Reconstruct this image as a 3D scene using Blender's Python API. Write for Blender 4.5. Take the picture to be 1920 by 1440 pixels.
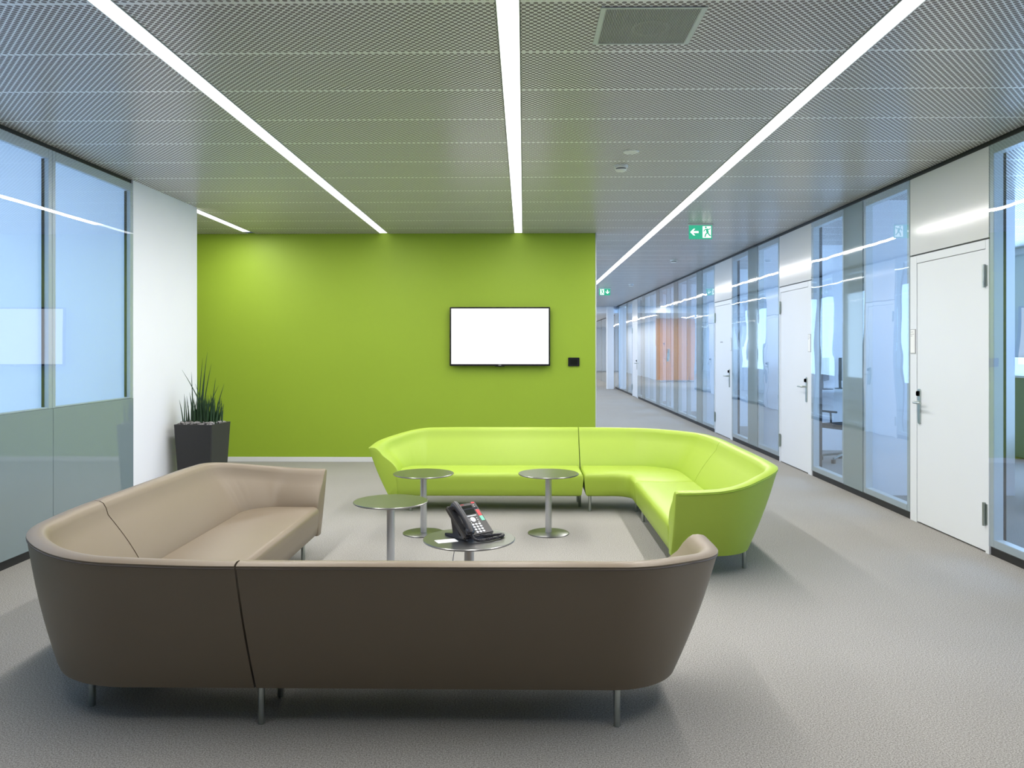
import bpy, bmesh, math, random
from mathutils import Vector, Matrix
random.seed(7)
PI = math.pi
C = bpy.context.scene.collection
scene = bpy.context.scene
for o in list(bpy.data.objects): bpy.data.objects.remove(o)

# ------------------------------------------------------------------ camera
cam_d = bpy.data.cameras.new('camera'); cam = bpy.data.objects.new('camera', cam_d); C.objects.link(cam)
cam_d.sensor_width = 36; cam_d.lens = 36*1500/1920; cam_d.shift_y = -68/1920
cam_d.clip_start = 0.05; cam_d.clip_end = 200
cam.location = (0, 0, 1.5); cam.rotation_euler = (PI/2, 0, math.atan(22/1500))
scene.camera = cam
# ------------------------------------------------------------------ world / exposure
w = bpy.data.worlds.new('sky'); scene.world = w; w.use_nodes = True
w.node_tree.nodes['Background'].inputs[0].default_value = (0.62, 0.82, 1.0, 1)
w.node_tree.nodes['Background'].inputs[1].default_value = 2.6
vs = scene.view_settings
vs.view_transform = 'Standard'; vs.look = 'None'; vs.gamma = 1; vs.exposure = 0.0; vs.use_curve_mapping = False

def area(name, loc, rot, sx, sy, power, col, spread=180):
    l = bpy.data.lights.new(name, 'AREA'); l.shape = 'RECTANGLE'; l.size = sx; l.size_y = sy
    l.energy = power; l.color = col; l.spread = math.radians(spread)
    o = bpy.data.objects.new(name, l); C.objects.link(o); o.location = loc; o.rotation_euler = rot
    return o
STRIPS = [(-3.58, 8.0, 10.3), (-1.83, 1.7, 10.44), (-0.07, 1.7, 10.44), (1.68, 1.7, 29.2)]
LW = 0.106
WARM = (1.0, 0.972, 0.94)
for i, (x, y0, y1) in enumerate(STRIPS):
    e = (10.05, 9.65, 9.65, y1-0.02)[i]
    area('strip_and_fill_lamp', (x, (y0+e)/2, 2.992), (0, 0, 0), LW-0.01, e-y0-0.04, (14.5 if i else 22)*(e-y0), WARM, 180)
# daylight arriving through the outer windows of the rooms either side
area('daylight_right', (7.36, 16.0, 2.1), (0, PI/2, 0), 1.5, 27.0, 1250, (0.42, 0.66, 1.0))
area('daylight_left', (-6.2, 4.0, 1.7), (0, -PI/2, 0), 2.4, 6.5, 400, (0.49, 0.71, 0.98))
area('corridor_fill', (-1.1, 20.0, 1.8), (0, -PI/2, 0), 2.0, 17.0, 420, (0.50, 0.74, 1.0))  # added blue fill behind the corridor glass; no window on that side
for fx, fy, fl in ((1.68, 40.0, 18.0), (0.0, 32.5, 3.0)):
    area('strip_and_fill_lamp', (fx, fy, 2.76), (0, 0, 0), 0.1, fl, 16*fl, WARM)  # added fill that brightens the far corridor and wood wall, without fixtures
# ------------------------------------------------------------------ materials
def lin(r, g, b):
    f = lambda c: ((c/255+0.055)/1.055)**2.4 if c/255 > 0.04045 else c/255/12.92
    return (f(r), f(g), f(b), 1)
def N(nt, t, **k):
    n = nt.nodes.new(t)
    for a, v in k.items():
        if a == 'op': n.operation = v
        else: setattr(n, a, v)
    return n
def mat(name, col, rough=0.5, metal=0.0, spec=0.5, nscale=0, namt=0.06, bump=0.0, bscale=200, coat=0, emit=None, estr=0):
    m = bpy.data.materials.new(name); m.use_nodes = True; nt = m.node_tree; b = nt.nodes['Principled BSDF']
    col = tuple(col)[:3] + (1,)
    b.inputs['Base Color'].default_value = col; b.inputs['Roughness'].default_value = rough
    b.inputs['Metallic'].default_value = metal; b.inputs['Specular IOR Level'].default_value = spec
    b.inputs['Coat Weight'].default_value = coat
    tc = N(nt, 'ShaderNodeNewGeometry')
    nz = N(nt, 'ShaderNodeTexNoise'); nz.inputs['Scale'].default_value = nscale or 6; nz.inputs['Detail'].default_value = 3
    nt.links.new(tc.outputs['Position'], nz.inputs['Vector'])
    mr = N(nt, 'ShaderNodeMapRange'); mr.inputs['To Min'].default_value = 1-namt; mr.inputs['To Max'].default_value = 1+namt
    nt.links.new(nz.outputs['Fac'], mr.inputs['Value'])
    vm = N(nt, 'ShaderNodeVectorMath', op='SCALE'); vm.inputs[0].default_value = col[:3]
    nt.links.new(mr.outputs[0], vm.inputs['Scale']); nt.links.new(vm.outputs[0], b.inputs['Base Color'])
    if bump:
        n2 = N(nt, 'ShaderNodeTexNoise'); n2.inputs['Scale'].default_value = bscale; n2.inputs['Detail'].default_value = 2
        nt.links.new(tc.outputs['Position'], n2.inputs['Vector'])
        bp = N(nt, 'ShaderNodeBump'); bp.inputs['Strength'].default_value = bump; bp.inputs['Distance'].default_value = 0.01
        nt.links.new(n2.outputs['Fac'], bp.inputs['Height']); nt.links.new(bp.outputs[0], b.inputs['Normal'])
    if emit:
        b.inputs['Emission Color'].default_value = tuple(emit)[:3]+(1,); b.inputs['Emission Strength'].default_value = estr
    return m
def emission(name, col, s):
    m = bpy.data.materials.new(name); m.use_nodes = True; nt = m.node_tree; nt.nodes.clear()
    e = N(nt, 'ShaderNodeEmission'); e.inputs[0].default_value = tuple(col)[:3]+(1,); e.inputs[1].default_value = s
    o = N(nt, 'ShaderNodeOutputMaterial'); nt.links.new(e.outputs[0], o.inputs[0]); return m
def glass(name, tint=(0.90, 0.93, 0.96), ior=1.7, wave=0.02):
    m = bpy.data.materials.new(name); m.use_nodes = True; nt = m.node_tree; nt.nodes.clear()
    t = N(nt, 'ShaderNodeBsdfTransparent'); t.inputs[0].default_value = tint+(1,)
    g = N(nt, 'ShaderNodeBsdfGlossy'); g.inputs['Roughness'].default_value = 0.0
    g.inputs[0].default_value = (0.95, 0.98, 1, 1)
    f = N(nt, 'ShaderNodeFresnel'); f.inputs[0].default_value = ior
    geo = N(nt, 'ShaderNodeNewGeometry'); nz = N(nt, 'ShaderNodeTexNoise'); nz.inputs['Scale'].default_value = 2.2; nz.inputs['Detail'].default_value = 0.5
    nt.links.new(geo.outputs['Position'], nz.inputs['Vector'])
    bp = N(nt, 'ShaderNodeBump'); bp.inputs['Strength'].default_value = wave; bp.inputs['Distance'].default_value = 0.1
    nt.links.new(nz.outputs['Fac'], bp.inputs['Height']); nt.links.new(bp.outputs[0], g.inputs['Normal'])
    mx = N(nt, 'ShaderNodeMixShader'); o = N(nt, 'ShaderNodeOutputMaterial')
    ng = N(nt, 'ShaderNodeMath', op='SUBTRACT'); ng.inputs[0].default_value = 1; nt.links.new(geo.outputs['Backfacing'], ng.inputs[1])
    fm = N(nt, 'ShaderNodeMath', op='MULTIPLY'); iv = N(nt, 'ShaderNodeMath', op='SUBTRACT'); iv.inputs[0].default_value = 1; nt.links.new(f.outputs[0], iv.inputs[1])
    pw = N(nt, 'ShaderNodeMath', op='POWER'); pw.inputs[1].default_value = 1.7; nt.links.new(iv.outputs[0], pw.inputs[0])
    io = N(nt, 'ShaderNodeMath', op='SUBTRACT'); io.inputs[0].default_value = 1; nt.links.new(pw.outputs[0], io.inputs[1]); nt.links.new(io.outputs[0], fm.inputs[0]); nt.links.new(ng.outputs[0], fm.inputs[1])
    nt.links.new(fm.outputs[0], mx.inputs[0]); nt.links.new(t.outputs[0], mx.inputs[1]); nt.links.new(g.outputs[0], mx.inputs[2])
    nt.links.new(mx.outputs[0], o.inputs[0]); return m
def carpet_mat():
    m = mat('carpet', (0.30, 0.29, 0.27), 0.95, spec=0.1); nt = m.node_tree; b = nt.nodes['Principled BSDF']
    geo = N(nt, 'ShaderNodeNewGeometry')
    def noise(s, d, rr=0.6):
        n = N(nt, 'ShaderNodeTexNoise'); n.inputs['Scale'].default_value = s; n.inputs['Detail'].default_value = d; n.inputs['Roughness'].default_value = rr
        nt.links.new(geo.outputs['Position'], n.inputs['Vector']); return n
    n1 = noise(170, 4, 0.8); n2 = noise(0.8, 2); n3 = noise(420, 1)
    cr = N(nt, 'ShaderNodeValToRGB'); e = cr.color_ramp.elements
    e[0].position = 0.36; e[0].color = (0.135, 0.127, 0.115, 1); e[1].position = 0.64; e[1].color = (0.50, 0.485, 0.455, 1)
    nt.links.new(n1.outputs['Fac'], cr.inputs[0])
    mr = N(nt, 'ShaderNodeMapRange'); mr.inputs['To Min'].default_value = 0.9; mr.inputs['To Max'].default_value = 1.1
    nt.links.new(n2.outputs['Fac'], mr.inputs['Value'])
    vm = N(nt, 'ShaderNodeVectorMath', op='SCALE'); nt.links.new(cr.outputs[0], vm.inputs[0]); nt.links.new(mr.outputs[0], vm.inputs['Scale'])
    nt.links.new(vm.outputs[0], b.inputs['Base Color'])
    bp = N(nt, 'ShaderNodeBump'); bp.inputs['Strength'].default_value = 0.25; bp.inputs['Distance'].default_value = 0.003
    nt.links.new(n3.outputs['Fac'], bp.inputs['Height']); nt.links.new(bp.outputs[0], b.inputs['Normal'])
    return m
MOD = 1.193; Y0 = 5.849; ROW = MOD/2
def perforated():
    m = bpy.data.materials.new('perforated_metal'); m.use_nodes = True; nt = m.node_tree; b = nt.nodes['Principled BSDF']
    geo = N(nt, 'ShaderNodeNewGeometry'); sp = N(nt, 'ShaderNodeSeparateXYZ'); nt.links.new(geo.outputs['Position'], sp.inputs[0])
    def M(op, a, bb=None, c=None):
        n = N(nt, 'ShaderNodeMath', op=op)
        for i, v in enumerate((a, bb, c)):
            if v is None: continue
            if isinstance(v, (int, float)): n.inputs[i].default_value = v
            else: nt.links.new(v, n.inputs[i])
        return n.outputs[0]
    px = 0.0350; py = ROW/15
    a = M('DIVIDE', sp.outputs[0], px); bb = M('DIVIDE', M('SUBTRACT', sp.outputs[1], Y0-20*ROW), py)
    def cell(off):
        u = M('MULTIPLY', M('SUBTRACT', M('FRACT', M('ADD', a, off+100)), 0.5), px)
        v = M('MULTIPLY', M('SUBTRACT', M('FRACT', M('ADD', bb, off)), 0.5), py)
        return M('SQRT', M('ADD', M('MULTIPLY', u, u), M('MULTIPLY', v, v)))
    d = M('MINIMUM', cell(0.0), cell(0.5))
    hole = M('LESS_THAN', d, 0.0112)
    t = M('FRACT', M('DIVIDE', bb, 15.0)); edge = M('ABSOLUTE', M('SUBTRACT', t, 0.5))
    inside = M('LESS_THAN', edge, 0.484)
    hole = M('MULTIPLY', hole, inside)
    mx = N(nt, 'ShaderNodeMix', data_type='RGBA'); mx.inputs[6].default_value = (0.86, 0.87, 0.87, 1); mx.inputs[7].default_value = (0.27, 0.25, 0.245, 1)  # dark of the hole cavities painted into the base colour, nothing cut
    nt.links.new(hole, mx.inputs[0]); nt.links.new(mx.outputs[2], b.inputs['Base Color'])
    nt.links.new(M('MULTIPLY', M('SUBTRACT', 1.0, hole), 0.8), b.inputs['Specular IOR Level'])
    b.inputs['Roughness'].default_value = 0.28; b.inputs['Metallic'].default_value = 0.15
    return m
def wood():
    m = mat('wood', (0.6, 0.25, 0.06), 0.4); nt = m.node_tree; b = nt.nodes['Principled BSDF']
    geo = N(nt, 'ShaderNodeNewGeometry'); mp = N(nt, 'ShaderNodeMapping'); mp.inputs['Scale'].default_value = (6, 6, 0.5)
    nz = N(nt, 'ShaderNodeTexNoise'); nz.inputs['Scale'].default_value = 3; nz.inputs['Detail'].default_value = 5
    cr = N(nt, 'ShaderNodeValToRGB'); cr.color_ramp.elements[0].color = (0.62, 0.22, 0.03, 1); cr.color_ramp.elements[1].color = (0.85, 0.38, 0.08, 1)
    nt.links.new(geo.outputs['Position'], mp.inputs[0]); nt.links.new(mp.outputs[0], nz.inputs[0]); nt.links.new(nz.outputs[0], cr.inputs[0]); nt.links.new(cr.outputs[0], b.inputs['Base Color'])
    return m
def blind_mat():
    m = bpy.data.materials.new('blind_fabric'); m.use_nodes = True; nt = m.node_tree; nt.nodes.clear()
    d = N(nt, 'ShaderNodeBsdfDiffuse'); d.inputs[0].default_value = (0.6, 0.66, 0.72, 1)
    t = N(nt, 'ShaderNodeBsdfTranslucent'); t.inputs[0].default_value = (0.72, 0.76, 0.8, 1)
    mx = N(nt, 'ShaderNodeMixShader'); mx.inputs[0].default_value = 0.65; o = N(nt, 'ShaderNodeOutputMaterial')
    nz = N(nt, 'ShaderNodeTexNoise'); nz.inputs['Scale'].default_value = 300; bp = N(nt, 'ShaderNodeBump'); bp.inputs['Strength'].default_value = 0.1
    nt.links.new(nz.outputs[0], bp.inputs['Height']); nt.links.new(bp.outputs[0], d.inputs['Normal'])
    nt.links.new(d.outputs[0], mx.inputs[1]); nt.links.new(t.outputs[0], mx.inputs[2]); nt.links.new(mx.outputs[0], o.inputs[0]); return m
MT = dict(
    carpet=carpet_mat(), perf=perforated(), wood=wood(), blind=blind_mat(),
    green_wall=mat('green_paint', (0.275, 0.405, 0.028), 0.55, spec=0.35, bump=0.03, bscale=400, nscale=2, namt=0.03),
    white=mat('white_paint', (0.84, 0.855, 0.90), 0.6, spec=0.3, nscale=2, namt=0.02),
    white_lac=mat('white_lacquer', (0.70, 0.71, 0.72), 0.14, spec=0.5, nscale=2, namt=0.02),
    door=mat('door_lacquer', (0.73, 0.76, 0.81), 0.38, spec=0.45, nscale=2, namt=0.02),
    frame=mat('aluminium_frame', (0.58, 0.63, 0.64), 0.4, metal=0.35, nscale=4, namt=0.04),
    greypanel=mat('grey_back_painted_glass', (0.20, 0.26, 0.28), 0.04, spec=0.7, nscale=2, namt=0.02, coat=0.3),
    black=mat('black', (0.012, 0.012, 0.013), 0.5),
    glass=glass('partition_glass'), glass_left=glass('partition_glass_left', (0.93, 0.95, 0.98), 1.6, 0.004), clear=glass('window_glass', (0.93, 0.96, 0.97), 1.45, 0.0),
    steel=mat('brushed_steel', (0.50, 0.55, 0.53), 0.28, metal=1.0, nscale=60, namt=0.06),
    tabletop=mat('satin_steel_top', (0.27, 0.27, 0.27), 0.28, metal=1.0, nscale=80, namt=0.05, bump=0.02, bscale=300),
    pole=mat('satin_grey_pole', (0.55, 0.56, 0.58), 0.33, metal=0.7, nscale=30, namt=0.03),
    green_leather=mat('lime_leather', (0.345, 0.475, 0.055), 0.42, spec=0.35, nscale=3, namt=0.03, bump=0.05, bscale=350),
    brown_leather=mat('taupe_leather', (0.208, 0.164, 0.114), 0.42, spec=0.35, nscale=3, namt=0.04, bump=0.06, bscale=350),
    brown_seam=mat('taupe_seam', (0.13, 0.105, 0.085), 0.6), green_seam=mat('lime_seam', (0.30, 0.48, 0.03), 0.6),
    diffuser=emission('light_diffuser', (1, 0.99, 0.96), 2.6), screen=emission('tv_screen', (1, 1, 1), 1.25),
    tvblack=mat('tv_bezel', (0.01, 0.01, 0.014), 0.25), planter=mat('planter_anthracite', (0.022, 0.022, 0.022), 0.55, nscale=5),
    leaf=mat('plant_green', (0.018, 0.055, 0.018), 0.45, nscale=40, namt=0.3), stone=mat('pebbles', (0.25, 0.24, 0.235), 0.7, nscale=45, namt=0.98),
    plastic=mat('phone_plastic', (0.022, 0.022, 0.027), 0.32, spec=0.6), plastic2=mat('phone_face', (0.055, 0.052, 0.05), 0.45),
    key=mat('white_keys', (0.75, 0.77, 0.8), 0.4), lcd=mat('dark_lcd', (0.01, 0.012, 0.01), 0.12), red=mat('red_label', (0.75, 0.06, 0.07), 0.5),
    mint=mat('mint_label', (0.20, 0.62, 0.45), 0.5), paper=mat('paper', (0.82, 0.84, 0.86), 0.8), print_=mat('print', (0.35, 0.36, 0.4), 0.8),
    plasticwhite=mat('white_plastic', (0.72, 0.74, 0.73), 0.4), sign_green=emission('sign_green', (0.05, 0.50, 0.30), 1.0), sign_white=emission('sign_white', (0.9, 1, 0.96), 1.6),
    chair=mat('black_fabric', (0.02, 0.022, 0.025), 0.8), desk=mat('desk_white', (0.7, 0.72, 0.74), 0.4), soil=mat('soil', (0.05, 0.045, 0.04), 0.9),
    grille=mat('grille_grey', (0.6, 0.62, 0.62), 0.4, metal=0.3), dark=mat('dark_cavity', (0.15, 0.155, 0.16), 0.7), cable=mat('white_cable', (0.7, 0.72, 0.78), 0.5),
    ring=mat('ring_grey', (0.24, 0.25, 0.25), 0.5), slat=mat('blind_slat', (0.8, 0.82, 0.84), 0.5), cabinet=mat('grey_cabinet', (0.10, 0.14, 0.12), 0.5),
)
# ------------------------------------------------------------------ mesh helpers
def box(bm, x0, x1, y0, y1, z0, z1, M=None):
    vs_ = [bm.verts.new(Vector(p)) for p in ((x0,y0,z0),(x1,y0,z0),(x1,y1,z0),(x0,y1,z0),(x0,y0,z1),(x1,y0,z1),(x1,y1,z1),(x0,y1,z1))]
    for f in ((0,3,2,1),(4,5,6,7),(0,1,5,4),(1,2,6,5),(2,3,7,6),(3,0,4,7)): bm.faces.new([vs_[i] for i in f])
    if M is not None:
        for v in vs_: v.co = M @ v.co
    return vs_
def tube(bm, pts, rads, seg=12, cap=True):
    pts = [Vector(p) for p in pts]
    if isinstance(rads, (int, float)): rads = [rads]*len(pts)
    rings = []; up = None
    for i, p in enumerate(pts):
        t = (pts[min(i+1, len(pts)-1)] - pts[max(i-1, 0)]).normalized()
        if up is None: up = Vector((0,0,1)) if abs(t.z) < 0.9 else Vector((1,0,0))
        a = up - t*up.dot(t); a.normalize(); b = t.cross(a); up = a
        rings.append([bm.verts.new(p + (a*math.cos(2*PI*k/seg) + b*math.sin(2*PI*k/seg))*rads[i]) for k in range(seg)])
    for i in range(len(rings)-1):
        for k in range(seg): bm.faces.new((rings[i][k], rings[i][(k+1)%seg], rings[i+1][(k+1)%seg], rings[i+1][k]))
    if cap: bm.faces.new(rings[0][::-1]); bm.faces.new(rings[-1])
def lathe(bm, prof, seg=48, c=(0,0,0)):
    rings = []
    for r, z in prof:
        if r < 1e-6: rings.append([bm.verts.new((c[0], c[1], c[2]+z))])
        else: rings.append([bm.verts.new((c[0]+r*math.cos(2*PI*k/seg), c[1]+r*math.sin(2*PI*k/seg), c[2]+z)) for k in range(seg)])
    for i in range(len(rings)-1):
        A, B = rings[i], rings[i+1]
        for k in range(seg):
            if len(A) == 1 and len(B) == 1: continue
            if len(A) == 1: bm.faces.new((A[0], B[(k+1)%seg], B[k]))
            elif len(B) == 1: bm.faces.new((A[k], A[(k+1)%seg], B[0]))
            else: bm.faces.new((A[k], A[(k+1)%seg], B[(k+1)%seg], B[k]))
def prism(bm, poly, y0, y1, M=None):           # poly in (x, z), extruded along y
    a = [bm.verts.new((p[0], y0, p[1])) for p in poly]; b = [bm.verts.new((p[0], y1, p[1])) for p in poly]
    n = len(poly); bm.faces.new(a); bm.faces.new(b[::-1])
    for i in range(n): bm.faces.new((a[i], b[i], b[(i+1)%n], a[(i+1)%n]))
    if M is not None:
        for v in a+b: v.co = M @ v.co
def obj(name, bm, m, parent=None, smooth=None, bevel=0, loc=None):
    bmesh.ops.recalc_face_normals(bm, faces=bm.faces)
    if bevel:
        bmesh.ops.bevel(bm, geom=[e for e in bm.edges if e.calc_face_angle(0) > 0.5], offset=bevel, segments=2, affect='EDGES', clamp_overlap=True)
    me = bpy.data.meshes.new(name); bm.to_mesh(me); bm.free(); me.materials.append(m)
    if smooth or bevel: me.shade_smooth(); me.set_sharp_from_angle(angle=math.radians(smooth or 35))
    o = bpy.data.objects.new(name, me); C.objects.link(o)
    if parent: o.parent = parent
    if loc: o.location = loc
    return o
def B(name, dims, m, parent=None, bevel=0, M=None):
    bm = bmesh.new(); box(bm, *dims, M=M); return obj(name, bm, m, parent, bevel=bevel)
def thing(name, label, cat, loc=(0,0,0), rz=0, group=None):
    o = bpy.data.objects.new(name, None); C.objects.link(o); o.location = loc; o.rotation_euler = (0,0,rz); o.empty_display_size = 0.1
    o['label'] = label; o['category'] = cat
    if group: o['group'] = group
    return o
def tag(o, label, cat, group=None):
    o['label'] = label; o['category'] = cat
    if group: o['group'] = group
    return o
def setting(name, loc=(0,0,0), rz=0, label=None):
    o = bpy.data.objects.new(name, None); C.objects.link(o); o.location = loc; o.rotation_euler = (0,0,rz); o['kind'] = 'structure'
    if label: o['label'] = label
    return o
def S(o, label=None):
    o['kind'] = 'structure'
    if label: o['label'] = label
    return o
# ------------------------------------------------------------------ shell
XR = 3.375; XL = -3.50; YW = 10.49; YB = -4.0; YE = 52.0; H = 3.0
S(B('floor', (-7.6, 7.6, YB-0.1, YE, -0.1, 0), MT['carpet']), 'grey speckled carpet floor')
ceil = S(B('ceiling', (-7.6, 7.6, YB-0.1, 29.7, H+0.06, H+0.16), MT['dark']), 'ceiling of grey perforated metal panels')
cols = [(-3.525, -1.885), (-1.775, -0.125), (-0.015, 1.625), (1.735, XR)]
k0 = -4; k1 = 11
shared = {}
for ci, (a, b) in enumerate(cols):
    for k in range(k0, k1):
        y = Y0 + k*ROW
        if ci not in shared:
            bm = bmesh.new(); box(bm, a+0.001, b-0.001, 0.0004, ROW-0.0004, H, H+0.012); o = obj('panel', bm, MT['perf'], ceil); shared[ci] = o
        else:
            o = shared[ci].copy(); C.objects.link(o); o.parent = ceil
        o.location = (0, y, 0)
bm = bmesh.new()
kk = int((29.6-Y0)/ROW)
for ci, (a, b) in enumerate(cols):
    for k in range(-16, kk):
        y = Y0 + k*ROW
        if k0 <= k < k1: continue
        if y > YW-0.05 and ci < 2: continue
        box(bm, a, b, y+0.0004, y+ROW-0.0004, H, H+0.012)
for k in range(0, 8):
    y = Y0+k*ROW; box(bm, -7.5, -3.636, y+0.0004, y+ROW-0.0004, H, H+0.012)
    if y < 8.0-ROW: box(bm, -3.636, -3.526, y, y+ROW, H, H+0.012)
for k in range(-16, kk):
    y = Y0+k*ROW; box(bm, XR+0.11, 7.5, y+0.0004, y+ROW-0.0004, H, H+0.012)
o = obj('distant_panels', bm, MT['perf'], ceil); o['kind'] = 'stuff'

# green feature wall
g = S(B('wall_back', (-7.5, 0.94, YW, YW+0.16, 0, H+0.01), MT['green_wall']), 'lime green painted feature wall')
S(B('baseboard_back', (-7.5, 0.945, YW-0.014, YW, 0, 0.064), MT['white_lac'], bevel=0.003))
S(B('trim_1', (0.938, 0.952, YW-0.004, YW+0.165, 0, H), MT['frame'], bevel=0.002))
# left white wall, alcove, left room
S(B('wall_left', (XL-0.36, XL, 7.115, 8.52, 0, H+0.01), MT['white']), 'white wall section beside the glass partition')
S(B('wall_alcove', (-7.6, XL-0.36, 8.40, 8.52, 0, H+0.01), MT['white']))
S(B('wall_outer_left', (-7.7, -7.5, YB, YW+0.2, 0, H+0.05), MT['white']))
S(B('wall_rear', (-7.6, 7.6, YB-0.1, YB, 0, H+0.05), MT['cabinet']))
# office outer wall with a long band of windows
S(B('wall_outer_right', (7.5, 7.7, YB, YE, 0, 1.35), MT['white']))
S(B('trim_2', (7.5, 7.7, YB, YE, 2.92, H+0.1), MT['white']))
bm = bmesh.new()
for k in range(-8, 24): box(bm, 7.52, 7.68, Y0+k*MOD-0.03, Y0+k*MOD+0.03, 1.35, 2.92)
box(bm, 7.6, 7.606, 2.2, 30, 1.35, 2.92)
o = setting('window_0', label='long office window band'); f = obj('mullions', bm, MT['frame'], o)
B('pane', (7.62, 7.63, 2.2, 30, 1.35, 2.92), MT['clear'], o)
S(B('wall_office_end', (XR+0.1, 7.5, 29.9, 30.0, 0, H), MT['white']))
S(B('wall_office_start', (XR+0.1, 7.5, -0.3, -0.2, 0, H), MT['white']))
S(B('wall_rear_right', (XR, XR+0.1, YB, Y0-5*MOD, 0, H+0.01), MT['white']))  # unseen stretch, solid instead of glazed to limit daylight spill
S(B('wall_rear_left', (XL-0.1, XL, YB, 1.0, 0, H+0.01), MT['white']))  # unseen, made solid to keep blue daylight off the sofa back
for i, k in enumerate((-1, 2, 5, 8, 11, 14, 17)):
    y = Y0 + k*MOD
    x1 = 4.98
    S(B('trim_%d' % (i+3), (XR+0.1, x1, y-0.05, y+0.05, 0, H), MT['white']), 'white dividing wall between two offices')
# ------------------------------------------------------------------ partition builders (local x along the wall, -y faces the hall)
def bay(name, loc, rz, gl='glass'):
    r = setting(name, loc, rz, 'glazed office partition bay with grey frames and a grey panel')
    W = 2*MOD; z0 = 0.065; z1 = 2.965; fr = MT['frame']
    bm = bmesh.new()
    def fwork(xa, xb):
        box(bm, xa, xa+0.05, 0, 0.07, z0, z1); box(bm, xb-0.05, xb, 0, 0.07, z0, z1)
        box(bm, xa+0.05, xb-0.05, 0, 0.07, z0, z0+0.055); box(bm, xa+0.05, xb-0.05, 0, 0.07, z1-0.07, z1)
    a, b = 0.95, 1.43
    fwork(0.004, a); fwork(b, W-0.004)
    obj('frame', bm, fr, r, bevel=0.003)
    for xa, xb in ((0.054, a-0.05), (b+0.05, W-0.054)):
        bm = bmesh.new(); box(bm, xa-0.049, xb+0.049, -0.009, -0.001, z0, z1); obj('pane', bm, MT[gl], r)
    B('panel', (a+0.001, b-0.001, -0.009, 0.06, z0, z1), MT['greypanel'], r, bevel=0.002)
    B('plinth', (0, W, 0.012, 0.06, 0, z0-0.002), MT['black'], r)
    B('head_joint', (0, W, 0.012, 0.06, z1+0.002, H+0.01), MT['black'], r)
    return r
def door(name, loc, rz, flip=False, note=False, mark=False):
    r = setting(name, loc, rz, 'white office door with long steel handle plate')
    W = MOD; dz = 2.29; lt = 2.225
    def X(a, b): return (a, b) if not flip else (W-b, W-a)
    # unflipped: hinges on the left (local x = 0), handle on the right
    hs, ls = 0.05, 0.12
    bm = bmesh.new()
    for a, b, c, d in ((0.004, hs, 0, dz), (W-ls, W-0.004, 0, dz), (hs, W-ls, lt, dz)):
        x0, x1 = X(a, b); box(bm, x0, x1, 0, 0.09, c, d)
    obj('door_frame', bm, MT['door'], r, bevel=0.002)
    x0, x1 = X(hs+0.003, W-ls-0.003)
    leaf = B('leaf', (x0, x1, 0.004, 0.05, 0.012, lt-0.004), MT['door'], r, bevel=0.002)
    B('shadow_gap', (0.006, W-0.006, 0.03, 0.08, 0.0, 2.965), MT['black'], r).location = (0, 0.045, 0)
    B('transom_panel', (0.004, W-0.004, 0, 0.05, dz+0.012, 2.965), MT['white_lac'], r, bevel=0.002)
    B('head_joint', (0, W, 0.012, 0.06, 2.967, H+0.01), MT['black'], r)
    B('transom_joint', (0.004, W-0.004, 0.012, 0.06, dz+0.0005, dz+0.0115), MT['black'], r)
    for z in (0.20, 1.94):
        bm = bmesh.new(); hx = X(hs, hs)[0]
        tube(bm, [(hx, -0.012, z), (hx, -0.012, z+0.17)], 0.011, 12)
        for s in (z+0.045, z+0.125): tube(bm, [(hx, -0.012, s), (hx, -0.012, s+0.002)], 0.0125, 12)
        a, b = sorted((hx-0.03, hx+0.03)); box(bm, a, b, -0.005, 0.002, z+0.01, z+0.16)
        obj('hinge', bm, MT['steel'], r, smooth=40)
    hx = X(W-ls-0.05, W-ls-0.05)[0]; sgn = -1 if not flip else 1
    bm = bmesh.new()
    pl = []
    for i in range(17): a = PI*i/16; pl.append((hx+0.02*math.cos(a), 1.13+0.02*math.sin(a)))
    for i in range(17): a = PI+PI*i/16; pl.append((hx+0.02*math.cos(a), 0.87+0.02*math.sin(a)))
    prism(bm, pl, -0.008, 0.004)
    plate = obj('handle_plate', bm, MT['steel'], leaf, smooth=40)
    bm = bmesh.new(); tube(bm, [(hx, -0.006, 1.035), (hx, -0.045, 1.035), (hx+sgn*0.012, -0.056, 1.035), (hx+sgn*0.03, -0.06, 1.035), (hx+sgn*0.135, -0.06, 1.035)], [0.012, 0.011, 0.011, 0.010, 0.010], 12)
    obj('lever', bm, MT['steel'], leaf, smooth=40)
    bm = bmesh.new(); lathe(bm, [(0, -0.02), (0.013, -0.018), (0.015, 0), (0.015, 0.012), (0, 0.012)], 16)
    for v in bm.verts: v.co = Vector((hx, v.co.z-0.012, 1.11+v.co.y*1.5))
    obj('lock_knob', bm, MT['black'], leaf, smooth=40)
    if note:
        a, b = X(W-ls+0.015, W-0.02)
        n = B('name_plate', (a, b, -0.006, 0.001, 1.45, 1.66), MT['print_'], r, bevel=0.001)
        B('card_insert', (a+0.004, b-0.004, -0.0065, -0.0055, 1.455, 1.655), MT['paper'], n)
        bm = bmesh.new()
        for z, l in ((1.635, 0.045), (1.615, 0.06), (1.60, 0.03)): box(bm, a+0.008, a+0.008+l, -0.0072, -0.0064, z, z+0.004)
        obj('printed_lines', bm, MT['print_'], n)
    if mark:
        bm = bmesh.new()
        for q in range(4): box(bm, 0.40+q*0.045, 0.435+q*0.045, 0.0025, 0.0045, 1.585, 1.605)
        obj('faint_lettering', bm, MT['print_'], leaf)
    return r
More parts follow.
